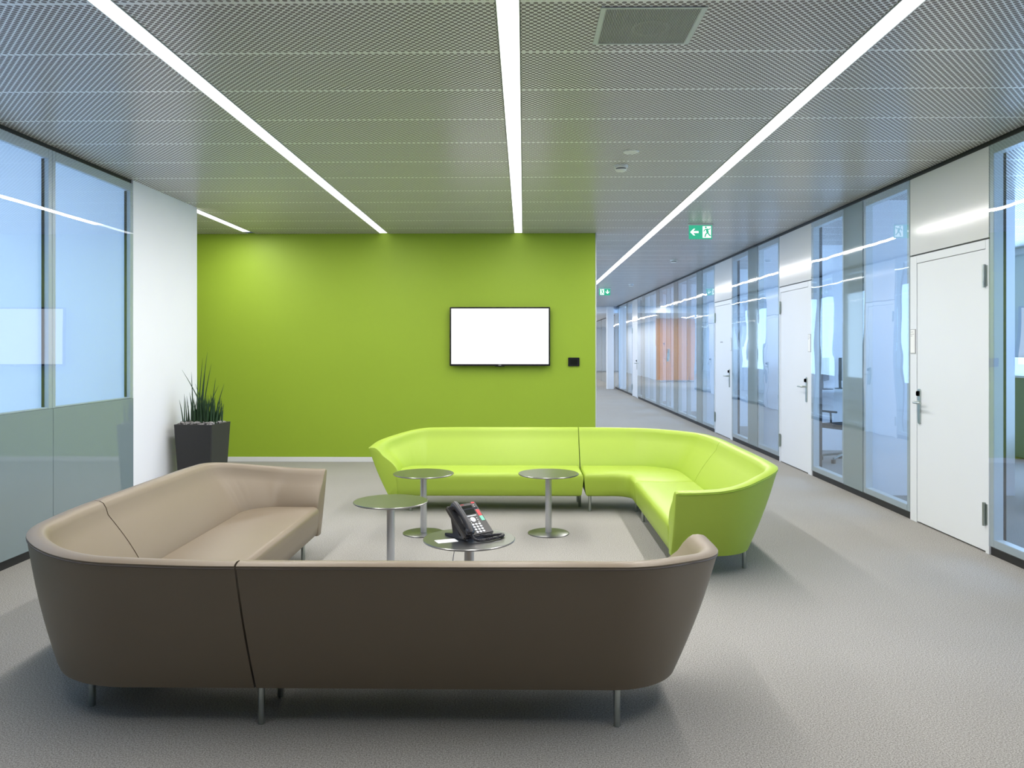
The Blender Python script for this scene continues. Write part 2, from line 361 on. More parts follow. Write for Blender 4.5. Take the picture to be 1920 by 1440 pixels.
# right wall: local +x runs towards the camera
kinds = {-5: 'b', -3: 'd', -2: 'b', 0: 'D', 1: 'b', 3: 'd', 4: 'b', 6: 'm', 7: 'b', 9: 'b', 11: 'b', 13: 'b', 15: 'd', 16: 'b', 18: 'b'}
nb = nd = 0
for k, t in sorted(kinds.items()):
    if Y0+k*MOD < -4.6: continue
    if t == 'b': nb += 1; bay('window_%d' % nb, (XR, Y0+(k+2)*MOD, 0), -PI/2)
    else: nd += 1; door('door_%d' % nd, (XR, Y0+(k+1)*MOD, 0), -PI/2, flip=(t == 'D'), note=(t != 'm' or True), mark=(t == 'm'))
# corridor left side behind the green wall (local +x runs away from the camera)
XC = 0.62
for k, t in {4.2: 'b', 6.2: 'd', 7.2: 'b', 9.2: 'b', 11.2: 'd', 12.2: 'b', 14.2: 'b', 16.2: 'd', 17.2: 'b'}.items():
    y = Y0+k*MOD
    if t == 'b': nb += 1; bay('window_%d' % nb, (XC, y, 0), PI/2)
    else: nd += 1; door('door_%d' % nd, (XC, y, 0), PI/2)
S(B('wall_corridor', (-1.3, -1.2, YW+0.17, 28.7, 0, H), MT['white']))
S(B('wall_corridor_side', (-1.2, XC-0.1, 28.6, 28.7, 0, H), MT['white']))
# beyond: pillar, beam, second stretch of corridor
S(B('trim_20', (3.02, 3.26, 29.0, 29.3, 0, H), MT['white'], bevel=0.004), 'white pillar at the end of the corridor')
S(B('trim_21', (-2.0, XR+0.3, 29.3, 29.6, 2.77, H+0.05), MT['white']), 'white beam across the corridor end')
S(B('ceiling_far', (-2.0, 7.6, 29.6, YE, 2.78, 2.95), MT['white']))
for i, k in enumerate((20.3, 22.3, 24.3, 25.3+1, 28.3, 30.3)):
    y = Y0+k*MOD
    nb += 1; bb = bay('window_%d' % nb, (XR+0.12, y+2*MOD, -0.22), -PI/2)
nd += 1
S(B('wall_end', (-2.0, 7.6, YE-0.3, YE, 0, 3.0), MT['white']))
S(B('wall_corridor_far', (-1.2, 0.5, 35.8, YE, 0, H), MT['white']))
wd = setting('wall_wood', label='orange wood clad wall with double door')
for i in range(6):
    B('plank', (-1.2+i*0.355, -1.2+(i+1)*0.355-0.006, 35.2, 35.3, 0.08, 2.78), MT['wood'], wd)
for x in (0.33, 0.42): 
    bm = bmesh.new(); tube(bm, [(x, 35.13, 0.9), (x, 35.13, 1.45)], 0.018, 10); obj('pull_handle', bm, MT['steel'], wd)
# left glazed partition
for i in range(5):
    y1 = 7.11-i*1.222; y0_ = y1-1.222
    r = setting('window_%d' % (30+i), (XL, y0_, 0), PI/2, 'left glazed partition bay with a grey lower panel')
    W = 1.222; z0 = 0.065; z1 = 2.965; zs = 1.05
    bm = bmesh.new()
    box(bm, 0.001, 0.045, 0, 0.03, zs, z1); box(bm, W-0.045, W-0.001, 0, 0.03, zs, z1); box(bm, 0.045, W-0.045, 0, 0.03, z1-0.07, z1); box(bm, 0.045, W-0.045, 0.004, 0.03, zs, zs+0.012)
    obj('frame', bm, MT['frame'], r, bevel=0.002)
    B('pane', (0.0015, W-0.0015, -0.008, -0.001, zs+0.001, z1), MT['glass_left'], r)
    bm = bmesh.new(); box(bm, 0.038, 0.045, 0.031, 0.05, zs+0.012, z1-0.07); box(bm, W-0.052, W-0.044, 0.031, 0.05, zs+0.012, z1-0.07); obj('seal', bm, MT['black'], r)
    B('panel', (0.0015, W-0.0015, -0.008, 0.06, z0, zs-0.001), MT['greypanel'], r, bevel=0.0015)
    B('plinth', (0, W, 0.012, 0.06, 0, z0-0.002), MT['black'], r)
    B('head_joint', (0, W, 0.012, 0.06, z1+0.002, H+0.01), MT['black'], r)
o = B('roller_blind', (XL-0.075, XL-0.070, 1.0, 7.10, 0.03, 2.98), MT['blind']); tag(o, 'pale blue screen drawn behind the left glass partition', 'blind')
# ------------------------------------------------------------------ ceiling lights and fittings
names = ['short ceiling light strip over the alcove, leftmost of the four', 'long ceiling light strip over the taupe sofa left of centre', 'ceiling light strip running straight above the television', 'longest ceiling light strip running on down the corridor']
for (x, y0_, y1_), lb in zip(STRIPS, names):
    t = thing('ceiling_light', lb, 'light', (x, (y0_+y1_)/2, H), 0, 'linear ceiling lights')
    L = (y1_-y0_)/2
    B('diffuser', (-LW/2+0.004, LW/2-0.004, -L, L, 0.0, 0.02), MT['diffuser'], t)
    bm = bmesh.new(); box(bm, -LW/2, -LW/2+0.004, -L, L, -0.004, 0.05); box(bm, LW/2-0.004, LW/2, -L, L, -0.004, 0.05); box(bm, -LW/2+0.004, LW/2-0.004, -L, L, 0.022, 0.05)
    obj('housing', bm, MT['frame'], t)
# speaker grille
t = thing('ceiling_grille', 'square slatted ceiling grille with a round speaker behind it', 'grille', (0.575, 3.74, H))
hw, hd = 0.235, 0.215
bm = bmesh.new()
for a in ((-hw, -hw+0.024, -hd, hd), (hw-0.024, hw, -hd, hd), (-hw+0.024, hw-0.024, -hd, -hd+0.014), (-hw+0.024, hw-0.024, hd-0.014, hd)): box(bm, *a, -0.006, 0.0)
obj('frame', bm, MT['plasticwhite'] if False else MT['frame'], t, bevel=0.001)
bm = bmesh.new(); n = 58
for i in range(n):
    x = -hw+0.027+i*(2*hw-0.054)/(n-1); box(bm, x-0.0014, x+0.0014, -hd+0.014, hd-0.014, -0.006, -0.0015)
o = obj('slats', bm, MT['grille'], t); o['kind'] = 'stuff'
B('backing', (-hw+0.024, hw-0.024, -hd+0.014, hd-0.014, -0.0012, -0.0004), MT['dark'], t)
bm = bmesh.new(); lathe(bm, [(0.075, -0.0035), (0.075, -0.0013), (0.09, -0.0013), (0.09, -0.0035), (0.075, -0.0035)], 40, (0.02, 0.02, 0)); obj('speaker_ring', bm, MT['ring'], t)
# detectors
def detector(x, y, lb):
    t = thing('smoke_detector', lb, 'smoke detector', (x, y, H), 0, 'ceiling smoke detectors')
    bm = bmesh.new(); lathe(bm, [(0, 0), (0.058, 0), (0.058, -0.014), (0.054, -0.022), (0.048, -0.024), (0, -0.024)], 32); obj('base', bm, MT['plasticwhite'], t, smooth=40)
    bm = bmesh.new(); lathe(bm, [(0, -0.024), (0.042, -0.024), (0.042, -0.034), (0, -0.034)], 24); obj('sensor_slot', bm, MT['dark'], t)
    bm = bmesh.new(); lathe(bm, [(0, -0.034), (0.047, -0.034), (0.044, -0.043), (0.03, -0.050), (0, -0.052)], 32)
    for a in range(4): box(bm, 0.036*math.cos(a*PI/2+.5)-0.004, 0.036*math.cos(a*PI/2+.5)+0.004, 0.036*math.sin(a*PI/2+.5)-0.004, 0.036*math.sin(a*PI/2+.5)+0.004, -0.036, -0.022)
    obj('cap', bm, MT['plasticwhite'], t, smooth=40)
detector(0.80, 6.60, 'white round smoke detector on the ceiling above the lime sofa, nearest one')
detector(2.56, 13.7, 'small smoke detector in the corridor just past the near exit sign')
detector(2.53, 18.9, 'small smoke detector in the corridor beside the far exit sign')
bm = bmesh.new(); lathe(bm, [(0, -0.003), (0.03, -0.003), (0.034, -0.007), (0.058, -0.008), (0.062, 0.0), (0, 0.0)], 36)
o = obj('ceiling_disc', bm, MT['plasticwhite'], None, smooth=40, loc=(0.82, 6.13, H)); tag(o, 'flat round white cap on the ceiling beside the nearest smoke detector', 'ceiling fitting')
# exit signs
def exit_sign(x, y, lb, arrow='left'):
    t = thing('exit_sign', lb, 'exit sign', (x, y, H), 0, 'green exit signs')
    B('mount', (-0.15, 0.15, -0.02, 0.02, -0.018, 0), MT['plasticwhite'], t, bevel=0.003)
    B('sign_plate', (-0.14, 0.14, -0.006, 0.006, -0.185, -0.018), MT['sign_green'], t, bevel=0.001)
    yy0, yy1 = -0.0085, -0.006
    if arrow == 'left': ar = [(-0.125,-0.10),(-0.085,-0.06),(-0.065,-0.06),(-0.09,-0.088),(-0.025,-0.088),(-0.025,-0.112),(-0.09,-0.112),(-0.065,-0.14),(-0.085,-0.14)]
    else: ar = [(0.07+p, -0.10+q) for p, q in ((0,-0.05),(-0.045,-0.005),(-0.045,0.015),(-0.012,-0.015),(-0.012,0.05),(0.012,0.05),(0.012,-0.015),(0.045,0.015),(0.045,-0.005))]
    bm = bmesh.new(); prism(bm, ar, yy0, yy1); obj('arrow', bm, MT['sign_white'], t)
    cx = 0.075 if arrow == 'left' else -0.065
    bm = bmesh.new(); box(bm, cx-0.05, cx+0.05, yy0, yy1, -0.17, -0.03); dp = obj('doorway_pictogram', bm, MT['sign_white'], t)
    def limb(pts, wd):
        pts = [(p[0]*1.25, -0.1+(p[1]+0.1)*1.22) for p in pts]; wd *= 1.3
        for a, b in zip(pts, pts[1:]):
            a, b = Vector((a[0], 0, a[1])), Vector((b[0], 0, b[1])); d = (b-a).normalized(); n = Vector((-d.z, 0, d.x))*wd/2
            prism(bm, [((a+n).x+cx, (a+n).z), ((b+n).x+cx, (b+n).z), ((b-n).x+cx, (b-n).z), ((a-n).x+cx, (a-n).z)], yy0-0.002, yy0-0.0002)
    bm = bmesh.new()
    limb([(-0.002, -0.068), (0.008, -0.105)], 0.022); limb([(-0.002, -0.072), (-0.022, -0.078), (-0.03, -0.095)], 0.009); limb([(0.0, -0.07), (0.024, -0.075), (0.034, -0.06)], 0.009)
    limb([(0.008, -0.105), (-0.012, -0.122), (-0.018, -0.15)], 0.012); limb([(0.008, -0.105), (0.022, -0.128), (0.036, -0.14)], 0.012)
    prism(bm, [(cx-0.013+0.012*math.cos(a*PI/6), -0.044+0.012*math.sin(a*PI/6)) for a in range(12)], yy0-0.002, yy0-0.0002)
    obj('running_figure', bm, MT['sign_green'], dp)
exit_sign(2.14, 9.72, 'green exit sign with left arrow hanging nearest, above the corridor mouth')
exit_sign(2.03, 20.1, 'small green exit sign with down arrow farther along the corridor', 'down')
# ------------------------------------------------------------------ sofas
def off_out(z): return 0.41*(z-0.165)
def profile(h):
    P = []
    P += [(-0.035, 0.146), (-0.008, 0.150), (0.0, 0.168)]
    n = 8
    zt = h-0.016
    for i in range(1, n+1): z = 0.168+(zt-0.168)*i/n; P.append((off_out(z)+0.012*math.sin(PI*i/n), z))
    F = off_out(h)
    P += [(F-0.003, h-0.006), (F-0.012, h), (F-0.035, h+0.004), (F-0.06, h+0.002), (F-0.08, h-0.010), (F-0.095, h-0.035), (F-0.105, h-0.07)]
    a = Vector((F-0.105, h-0.07)); b = Vector((-0.075, 0.355))
    for i in range(1, 6):
        t = i/6; p = a.lerp(b, t); P.append((p.x-0.012*math.sin(PI*t), p.y))
    P += [(-0.08, 0.34), (-0.09, 0.25), (-0.09, 0.15)]
    return P
def sm(t): t = max(0, min(1, t)); return t*t*(3-2*t)
def build_shell(path, h_of, ends, flip, pull=lambda s: 0.0):
    """path: list of (point, outward normal, tangent); ends: 'seam' or 'tip' at (start, end)"""
    bm = bmesh.new(); rings = []; rim = []
    def ring(p, nrm, h, thick=1.0, adv=(0,0), wr=0.0, pl=0.0, tk=0.0):
        P = profile(h); n = len(P); out = []
        i_top = 14
        for j, (o_, z) in enumerate(P):
            if thick != 1.0:
                zz = max(0.168, min(h-0.01, z)); F = off_out(h)
                oo = off_out(zz)
                inner = -0.085 + max(0, (zz-0.34))/(h-0.07-0.34)*(F-0.105+0.085)
                mid = (oo+inner)/2; o_ = mid+(o_-mid)*thick; z = 0.42+(z-0.42)*(1-(1-thick)*0.06)
            if wr and j > 18: o_ -= wr*math.sin(PI*min(1, (z-0.34)/(h-0.34)))
            q = p + nrm*(o_ - pl*max(0, z-0.165)/0.535) + Vector(adv)
            if tk and j > 15: q -= nrm*tk*math.sin(PI*max(0, min(1, (h-0.012-z)/(h-0.30))))
            out.append((q.x, q.y, z))
        return out
    S_ = len(path); tipk = 0.045 if ends[1] == 'tip' else 0.0
    def seq():
        p, n, t = path[0]
        if ends[0] == 'seam':
            for th in (0.80, 0.93): yield ring(p, n, h_of(0), th, -t*(-0.004*(th < .9)))
        for i, (p, n, t) in enumerate(path): yield ring(p, n, h_of(i/(S_-1)), 1.0, (0,0), path_wr(i), pull(i/(S_-1)), tipk*sm((i/(S_-1)-0.72)/0.28))
        p, n, t = path[-1]
        if ends[1] == 'seam':
            for th in (0.93, 0.80): yield ring(p, n, h_of(1), th, t*0.0)
        else:
            for q in range(1, 8):
                a = q/7*PI/2; yield ring(p, n, h_of(1)-0.010*(1-math.cos(a)), 1-0.12*(1-math.cos(a)), t*0.022*math.sin(a), tk=tipk)
    def path_wr(i): return WR[i] if WR else 0.0
    global WR
    for r in seq():
        if flip: r = [(y, x, z) for x, y, z in r]
        rings.append([bm.verts.new(v) for v in r])
        rim.append(r[10])
    for A, B2 in zip(rings, rings[1:]):
        n = len(A)
        for k in range(n): bm.faces.new((A[k], A[(k+1)%n], B2[(k+1)%n], B2[k]))
    bm.faces.new(rings[0][::-1]); bm.faces.new(rings[-1])
    return bm, rim
WR = None
def arc(c, r, a0, a1, n): return [(c[0]+r*math.cos(a0+(a1-a0)*i/n), c[1]+r*math.sin(a0+(a1-a0)*i/n)) for i in range(n+1)]
def seat_mesh(outl, flip):
    n = len(outl); P = [Vector(p) for p in outl]
    def offset(d):
        out = []
        for i in range(n):
            a = (P[i]-P[i-1]).normalized(); b = (P[(i+1)%n]-P[i]).normalized()
            na, nb_ = Vector((-a.y, a.x)), Vector((-b.y, b.x)); m = (na+nb_); m.normalize(); k = max(0.5, m.dot(na)); out.append(P[i]+m*d/k)
        return out
    bm = bmesh.new(); rings = []
    for d, z in ((0.036, 0.149), (0.03, 0.151), (0.016, 0.165), (0.008, 0.22), (0.002, 0.29), (0.0, 0.318), (0.004, 0.337), (0.013, 0.351), (0.022, 0.357), (0.036, 0.361)):
        r = [(p.x, p.y, z) for p in offset(d)]
        if flip: r = [(y, x, z) for x, y, z in r]
        rings.append([bm.verts.new(v) for v in r])
    for A, B2 in zip(rings, rings[1:]):
        for k in range(n): bm.faces.new((A[k], A[(k+1)%n], B2[(k+1)%n], B2[k]))
    bm.faces.new(rings[0][::-1]); f = bm.faces.new(rings[-1])
    bmesh.ops.triangulate(bm, faces=[f])
    return bm
SEAM = 0.985; RB = 0.30; RC = 0.46; FR = 0.585; G = 0.004
def straight(p0, p1, nrm, n):
    p0, p1 = Vector(p0), Vector(p1); t = (p1-p0).normalized(); return [(p0.lerp(p1, i/n), Vector(nrm), t) for i in range(n+1)]
def arcp(c, r, a0, a1, n):
    out = []
    for i in range(1, n):
        a = a0+(a1-a0)*i/n; d = Vector((math.cos(a), math.sin(a))); s = 1 if a1 > a0 else -1
        out.append((Vector(c)+d*r, d, Vector((-d.y, d.x))*s))
    return out
def sofa_module(kind, col, O, rz, label, flip=False, group=None, END=2.65, DROP=0.105):
    global WR
    t = thing('sofa_module', label, 'sofa', (O[0], O[1], 0), rz, group)
    lm, smt = MT[col+'_leather'], MT[col+'_seam']
    def fl(p): return (p[1], p[0]) if flip else p
    if kind == 'end':
        path = straight((SEAM+G, 0), (END-RB, 0), (0, -1), 14) + arcp((END-RB, RB), RB, -PI/2, 0, 22) + straight((END, RB), (END, 0.555), (1, 0), 6)
        n = len(path); L0, L1 = 14/(n-1), 36/(n-1)
        h_of = lambda s: 0.70 - DROP*sm((s-L0*0.75)/(1-L0*0.75))
        WR = [0]*n
        for i in range(n):
            for c_, wd, am in ((16.5, 0.55, 0.010), (19.0, 0.6, 0.007), (22, 0.7, 0.005)): WR[i] += am*math.exp(-((i-c_)/wd)**2)
        bm, rim = build_shell(path, h_of, ('seam', 'tip'), flip, lambda s: 0.075*math.exp(-((s-(14+11)/(n-1))/0.2)**2)*sm(s*4)*sm((1-s)*5))
        sx = END-0.06
        outl = [(SEAM+G, 0.06)] + arc((sx-0.24, 0.30), 0.24, -PI/2, 0, 12) + [(sx, FR-0.05)] + arc((sx-0.04, FR-0.04), 0.04, 0, PI/2, 5) + [(SEAM+G, FR)]
        legs = [(SEAM+0.018, 0.03), (END-0.28, 0.03), (SEAM+0.018, 0.28), (END-0.20, 0.50)]
    else:
        path = straight((SEAM-G, 0), (RC, 0), (0, -1), 8) + arcp((RC, RC), RC, -PI/2, -PI, 22) + straight((0, RC), (0, SEAM-G), (-1, 0), 8)
        WR = None
        bm, rim = build_shell(path, lambda s: 0.70, ('seam', 'seam'), flip, lambda s: 0.12*math.sin(PI*s)**2)
        ri = 0.13
        outl = [(0.06, SEAM-G)] + arc((RC, RC), RC-0.06, PI, 1.5*PI, 12) + [(SEAM-G, 0.06), (SEAM-G, FR)] + arc((FR+ri, FR+ri), ri, 1.5*PI, PI, 10) + [(FR, SEAM-G)]
        legs = [(0.24, 0.18), (SEAM-0.06, 0.50), (0.50, SEAM-0.06), (0.5, 0.5)]
    sh = obj('backrest', bm, lm, t, smooth=50)
    bm = bmesh.new(); tube(bm, [Vector(p)+Vector((0,0,0.0)) for p in rim[2:-2 if kind == 'corner' else -5]], 0.0035, 6); obj('piping', bm, smt, sh, smooth=60)
    obj('seat', seat_mesh(outl, flip), lm, t, smooth=50)
    for (a, b) in legs:
        a, b = fl((a, b)); bm = bmesh.new(); lathe(bm, [(0, 0), (0.012, 0), (0.014, 0.003), (0.014, 0.15), (0, 0.15)], 16, (a, b, 0)); obj('leg', bm, MT['steel'], t, smooth=40)
    return t
OB = (-2.05, 3.15); OG = (1.53, 7.84)
sofa_module('corner', 'brown', OB, 0, 'taupe leather rounded corner section of the near sofa, front left', group='taupe leather sofa sections')
sofa_module('end', 'brown', OB, 0, 'taupe leather sofa section in the foreground seen from its back, on steel legs', group='taupe leather sofa sections', END=2.70, DROP=0.065)
sofa_module('end', 'brown', OB, 0, 'taupe leather sofa section on the left reaching back towards the potted plant', flip=True, group='taupe leather sofa sections')
sofa_module('corner', 'green', OG, PI, 'lime green leather corner section of the far sofa, right of the seam', group='lime green leather sofa sections')
sofa_module('end', 'green', OG, PI, 'long lime green leather sofa section facing the camera below the television', group='lime green leather sofa sections', END=2.77)
sofa_module('end', 'green', OG, PI, 'lime green leather sofa section on the right coming towards the camera by the doors', flip=True, group='lime green leather sofa sections')
# ------------------------------------------------------------------ tables
def table(x, y, lb):
    t = thing('side_table', lb, 'table', (x, y, 0), 0, 'round steel side tables')
    bm = bmesh.new(); lathe(bm, [(0, 0), (0.165, 0), (0.167, 0.003), (0.166, 0.006), (0.160, 0.009), (0, 0.011)], 64); obj('base', bm, MT['tabletop'], t, smooth=30)
    bm = bmesh.new(); lathe(bm, [(0, 0.010), (0.026, 0.010), (0.026, 0.475), (0, 0.475)], 32); obj('pole', bm, MT['pole'], t, smooth=30)
    bm = bmesh.new(); lathe(bm, [(0, 0.475), (0.236, 0.475), (0.243, 0.479), (0.2445, 0.4835), (0.241, 0.487), (0, 0.487)], 72); obj('tabletop', bm, MT['tabletop'], t, smooth=25)
table(0.20, 6.47, 'round steel side table standing right, before the lime sofa seam')
table(-0.81, 6.46, 'round steel side table farthest left, close to the lime sofa end')
table(-0.88, 5.28, 'empty round steel side table between the taupe sofa and the telephone table')
table(-0.29, 4.25, 'round steel side table nearest the camera, with the telephone on it')
bm = bmesh.new(); tube(bm, [(-0.36, 4.22, 0.474), (-0.37, 4.20, 0.40), (-0.385, 4.15, 0.25), (-0.40, 4.08, 0.1), (-0.41, 4.03, 0.008), (-0.55, 4.0, 0.004)], 0.0022, 6)
tag(obj('phone_cable', bm, MT['cable'], None, smooth=60), 'thin pale cable hanging from the telephone table', 'cable')
# ------------------------------------------------------------------ telephone
TZ = 0.487
ph = thing('desk_phone', 'black office desk telephone with coiled cord on the nearest table', 'telephone', (-0.275, 4.285, TZ), math.radians(43))
tau = math.radians(41); Wd, Lh = 0.20, 0.215
# face frame: u to the right (0..Wd), v upwards along the tilted face, w outward normal
FM = Matrix.Translation((0, -0.065, 0.022)) @ Matrix.Rotation(tau, 4, 'X')
def fb(name, u0, u1, v0, v1, w0, w1, m, parent, bev=0.0):
    bm = bmesh.new(); box(bm, u0-Wd/2, u1-Wd/2, v0, v1, w0, w1, M=FM); return obj(name, bm, m, parent, bevel=bev)
body = fb('body', 0, Wd, 0, Lh, -0.028, 0.0, MT['plastic2'], ph, 0.006)
fb('cradle', 0.006, 0.062, 0.006, Lh-0.008, -0.002, 0.008, MT['plastic'], body, 0.004)
bm = bmesh.new()
# wedge foot
pts = [(-0.07, 0.0), (0.13, 0.0), (0.13, 0.012), (0.06, 0.022), (0.085, 0.13), (0.065, 0.14), (0.0, 0.02), (-0.07, 0.012)]
a = [bm.verts.new((-Wd/2+0.012, p[0], p[1])) for p in pts]; b = [bm.verts.new((Wd/2-0.012, p[0], p[1])) for p in pts]
bm.faces.new(a); bm.faces.new(b[::-1])
for i in range(len(pts)): bm.faces.new((a[i], b[i], b[(i+1)%len(pts)], a[(i+1)%len(pts)]))
obj('stand', bm, MT['plastic'], ph, bevel=0.002)
fb('screen', 0.078, 0.158, 0.137, 0.195, -0.001, 0.0012, MT['lcd'], body)
fb('soft_key_bar', 0.082, 0.150, 0.123, 0.129, 0, 0.002, MT['key'], body, 0.0008)
def disc(name, u, v, r, m, par, asp=1.0, w1=0.003):
    bm = bmesh.new(); lathe(bm, [(0, 0), (r, 0), (r*0.95, w1), (0, w1)], 20)
    for q in bm.verts: q.co = FM @ Vector((q.co.x*asp+u-Wd/2, q.co.y+v, q.co.z))
    return obj(name, bm, m, par, smooth=30)
nv = disc('navigation_pad', 0.112, 0.100, 0.0165, MT['key'], body); disc('select_key', 0.112, 0.100, 0.007, MT['pole'], nv, 1, 0.0042)
for r in range(4):
    for c in range(3): disc('number_key', 0.092+c*0.0225, 0.068-r*0.0165, 0.0062, MT['key'], body, 1.35)
for v in (0.082, 0.095, 0.107):
    for u in (0.088, 0.142): disc('side_key', u, v, 0.0028, MT['pole'], body, 1.2, 0.002)
for i in range(5): disc('line_lamp', 0.172, 0.193-0.011*i, 0.0022, MT['pole'], body, 1.6, 0.001)
fb('red_label', 0.166, 0.188, 0.118, 0.160, 0, 0.0012, MT['red'], body)
fb('mint_label', 0.166, 0.188, 0.085, 0.117, 0, 0.0012, MT['mint'], body)
fb('message_lamp', 0.165, 0.188, 0.205, 0.2145, -0.004, 0.0015, MT['red'], body, 0.001)
cu = bpy.data.curves.new('maker_lettering', 'FONT'); cu.body = 'AVAYA'; cu.size = 0.011; cu.extrude = 0.0003; cu.materials.append(MT['red'])
tc_ = bpy.data.objects.new('tmp', cu); C.objects.link(tc_); me_ = bpy.data.meshes.new_from_object(tc_); bpy.data.objects.remove(tc_)
me_.transform(FM @ Matrix.Translation((0.075-Wd/2, 0.201, 0.0008))); to = bpy.data.objects.new('maker_lettering', me_); C.objects.link(to); to.parent = body
# handset: arched grip with ear and mouth pieces
bm = bmesh.new(); hp = []; hr = []
for i in range(15):
    s = i/14; v = 0.012+s*0.19; wv = 0.020+0.014*math.sin(PI*s)**0.7; hp.append(FM @ Vector((0.034-Wd/2, v, wv))); hr.append(0.022-0.005*math.sin(PI*s))
tube(bm, hp, hr, 16)
for v in (0.022, 0.19):
    q = FM @ Vector((0.034-Wd/2, v, 0.008))
    n0 = len(bm.verts); lathe(bm, [(0, 0), (0.023, 0), (0.026, 0.01), (0.025, 0.02), (0.018, 0.03), (0, 0.034)], 18); bm.verts.ensure_lookup_table()
    for vv in list(bm.verts)[n0:]: vv.co = FM @ Vector((vv.co.x+0.034-Wd/2, vv.co.y+v, vv.co.z+0.004))
obj('handset', bm, MT['plastic'], ph, smooth=50)
# coiled cord
ctrl = [FM @ Vector((0.034-Wd/2, 0.0, 0.012)), Vector((-0.065, -0.115, 0.012)), Vector((0.0, -0.135, 0.010)), Vector((0.09, -0.13, 0.010)), Vector((0.125, -0.105, 0.010)), Vector((0.11, -0.082, 0.010)), Vector((0.05, -0.075, 0.012)), Vector((0.0, -0.05, 0.016))]
def cr(P, n):
    out = []
    P = [P[0]]+P+[P[-1]]
    for i in range(1, len(P)-2):
        for k in range(n):
            t = k/n; a, b, c, d = P[i-1], P[i], P[i+1], P[i+2]
            out.append(0.5*((2*b)+(c-a)*t+(2*a-5*b+4*c-d)*t*t+(3*b-a-3*c+d)*t**3))
    out.append(P[-2]); return out
path = cr(ctrl, 60); cp = []
for i, p in enumerate(path):
    tg = (path[min(i+1, len(path)-1)]-path[max(i-1, 0)]).normalized(); a = tg.cross(Vector((0,0,1))).normalized(); b = a.cross(tg)
    for s in range(2): 
        th = 2*PI*(i+s/2)/6.0
        nx = path[min(i+1, len(path)-1)]; pp = p.lerp(nx, s/2); cp.append(pp + (a*math.cos(th)+b*math.sin(th))*0.006)
for p in cp: p.z = max(p.z, 0.003)
bm = bmesh.new(); tube(bm, cp, 0.0025, 5); obj('coiled_cord', bm, MT['plastic'], ph, smooth=60)
# card on the table
bm = bmesh.new(); box(bm, -0.055, 0.055, -0.035, 0.035, 0, 0.0008); o = obj('card', bm, MT['paper'], None, loc=(-0.405, 4.185, TZ+0.0005)); o.rotation_euler = (0, 0, math.radians(24))
tag(o, 'small white printed card lying left of the telephone', 'card')
bm = bmesh.new()
for z in range(4): box(bm, -0.03, 0.02-0.008*z, 0.012-z*0.01, 0.0135-z*0.01, 0.0008, 0.0011)
obj('printed_lines', bm, MT['print_'], o)
# ------------------------------------------------------------------ television and wall panel
tv = thing('television', 'flat screen television with a blank white picture on the green wall', 'television', (-0.31, YW-0.075, 1.646))
B('casing', (-0.653, 0.653, -0.018, 0.03, -0.383, 0.383), MT['tvblack'], tv, bevel=0.004)
B('screen', (-0.633, 0.633, -0.0195, -0.017, -0.359, 0.363), MT['screen'], tv)
B('wall_bracket', (-0.25, 0.25, 0.03, 0.074, -0.15, 0.15), MT['black'], tv)
B('sensor_strip', (-0.06, 0.06, -0.016, 0.0, -0.391, -0.383), MT['tvblack'], tv)
B('maker_badge', (-0.018, 0.018, -0.0195, -0.018, -0.376, -0.368), MT['pole'], tv)
tp = thing('control_panel', 'small black touch panel on the green wall right of the television', 'control panel', (0.655, YW-0.001, 1.315))
B('housing', (-0.074, 0.074, -0.02, 0.0, -0.056, 0.056), MT['tvblack'], tp, bevel=0.003)
B('display', (-0.045, 0.045, -0.0215, -0.0195, -0.036, 0.03), MT['lcd'], tp)
# ------------------------------------------------------------------ potted plant
pt = thing('potted_plant', 'tall square anthracite planter with dark upright spiky leaves by the white wall', 'plant', (-3.20, 7.93, 0), math.radians(-6))
bm = bmesh.new(); ht = 0.75
def sq(h_, z, ch=0.012): return [bm.verts.new((x, y, z)) for x, y in ((-h_+ch,-h_),(h_-ch,-h_),(h_,-h_+ch),(h_,h_-ch),(h_-ch,h_),(-h_+ch,h_),(-h_,h_-ch),(-h_,-h_+ch))]
rs = [sq(0.160, 0), sq(0.197, ht, 0.008), sq(0.183, ht, 0.008), sq(0.178, ht-0.05, 0.008)]
for A, B2 in zip(rs, rs[1:]):
    for k in range(8): bm.faces.new((A[k], A[(k+1)%8], B2[(k+1)%8], B2[k]))
bm.faces.new(rs[0][::-1]); bm.faces.new(rs[-1])
obj('planter', bm, MT['planter'], pt)
bm = bmesh.new()
for i in range(420):
    x, y = random.uniform(-0.165, 0.165), random.uniform(-0.165, 0.165); r = random.uniform(0.010, 0.017)
    bmesh.ops.create_icosphere(bm, subdivisions=1, radius=r, matrix=Matrix.Translation((x, y, ht-0.045+random.uniform(0.035, 0.062))) @ Matrix.Rotation(random.uniform(0, 3), 4, 'Z') @ Matrix.Diagonal((1.3, 1, 0.7, 1)))
o = obj('pebbles', bm, MT['stone'], pt, smooth=60); o['kind'] = 'stuff'
def leaf(x, y, h_, dx, dy, r=0.008):
    bm = bmesh.new(); P = []; R = []
    for i in range(7):
        t = i/6; P.append((x+dx*t**1.4, y+dy*t**1.4, ht-0.03+h_*t)); R.append(r*(1-t)**0.7+0.0006)
    tube(bm, P, R, 6); obj('leaf', bm, MT['leaf'], pt, smooth=60)
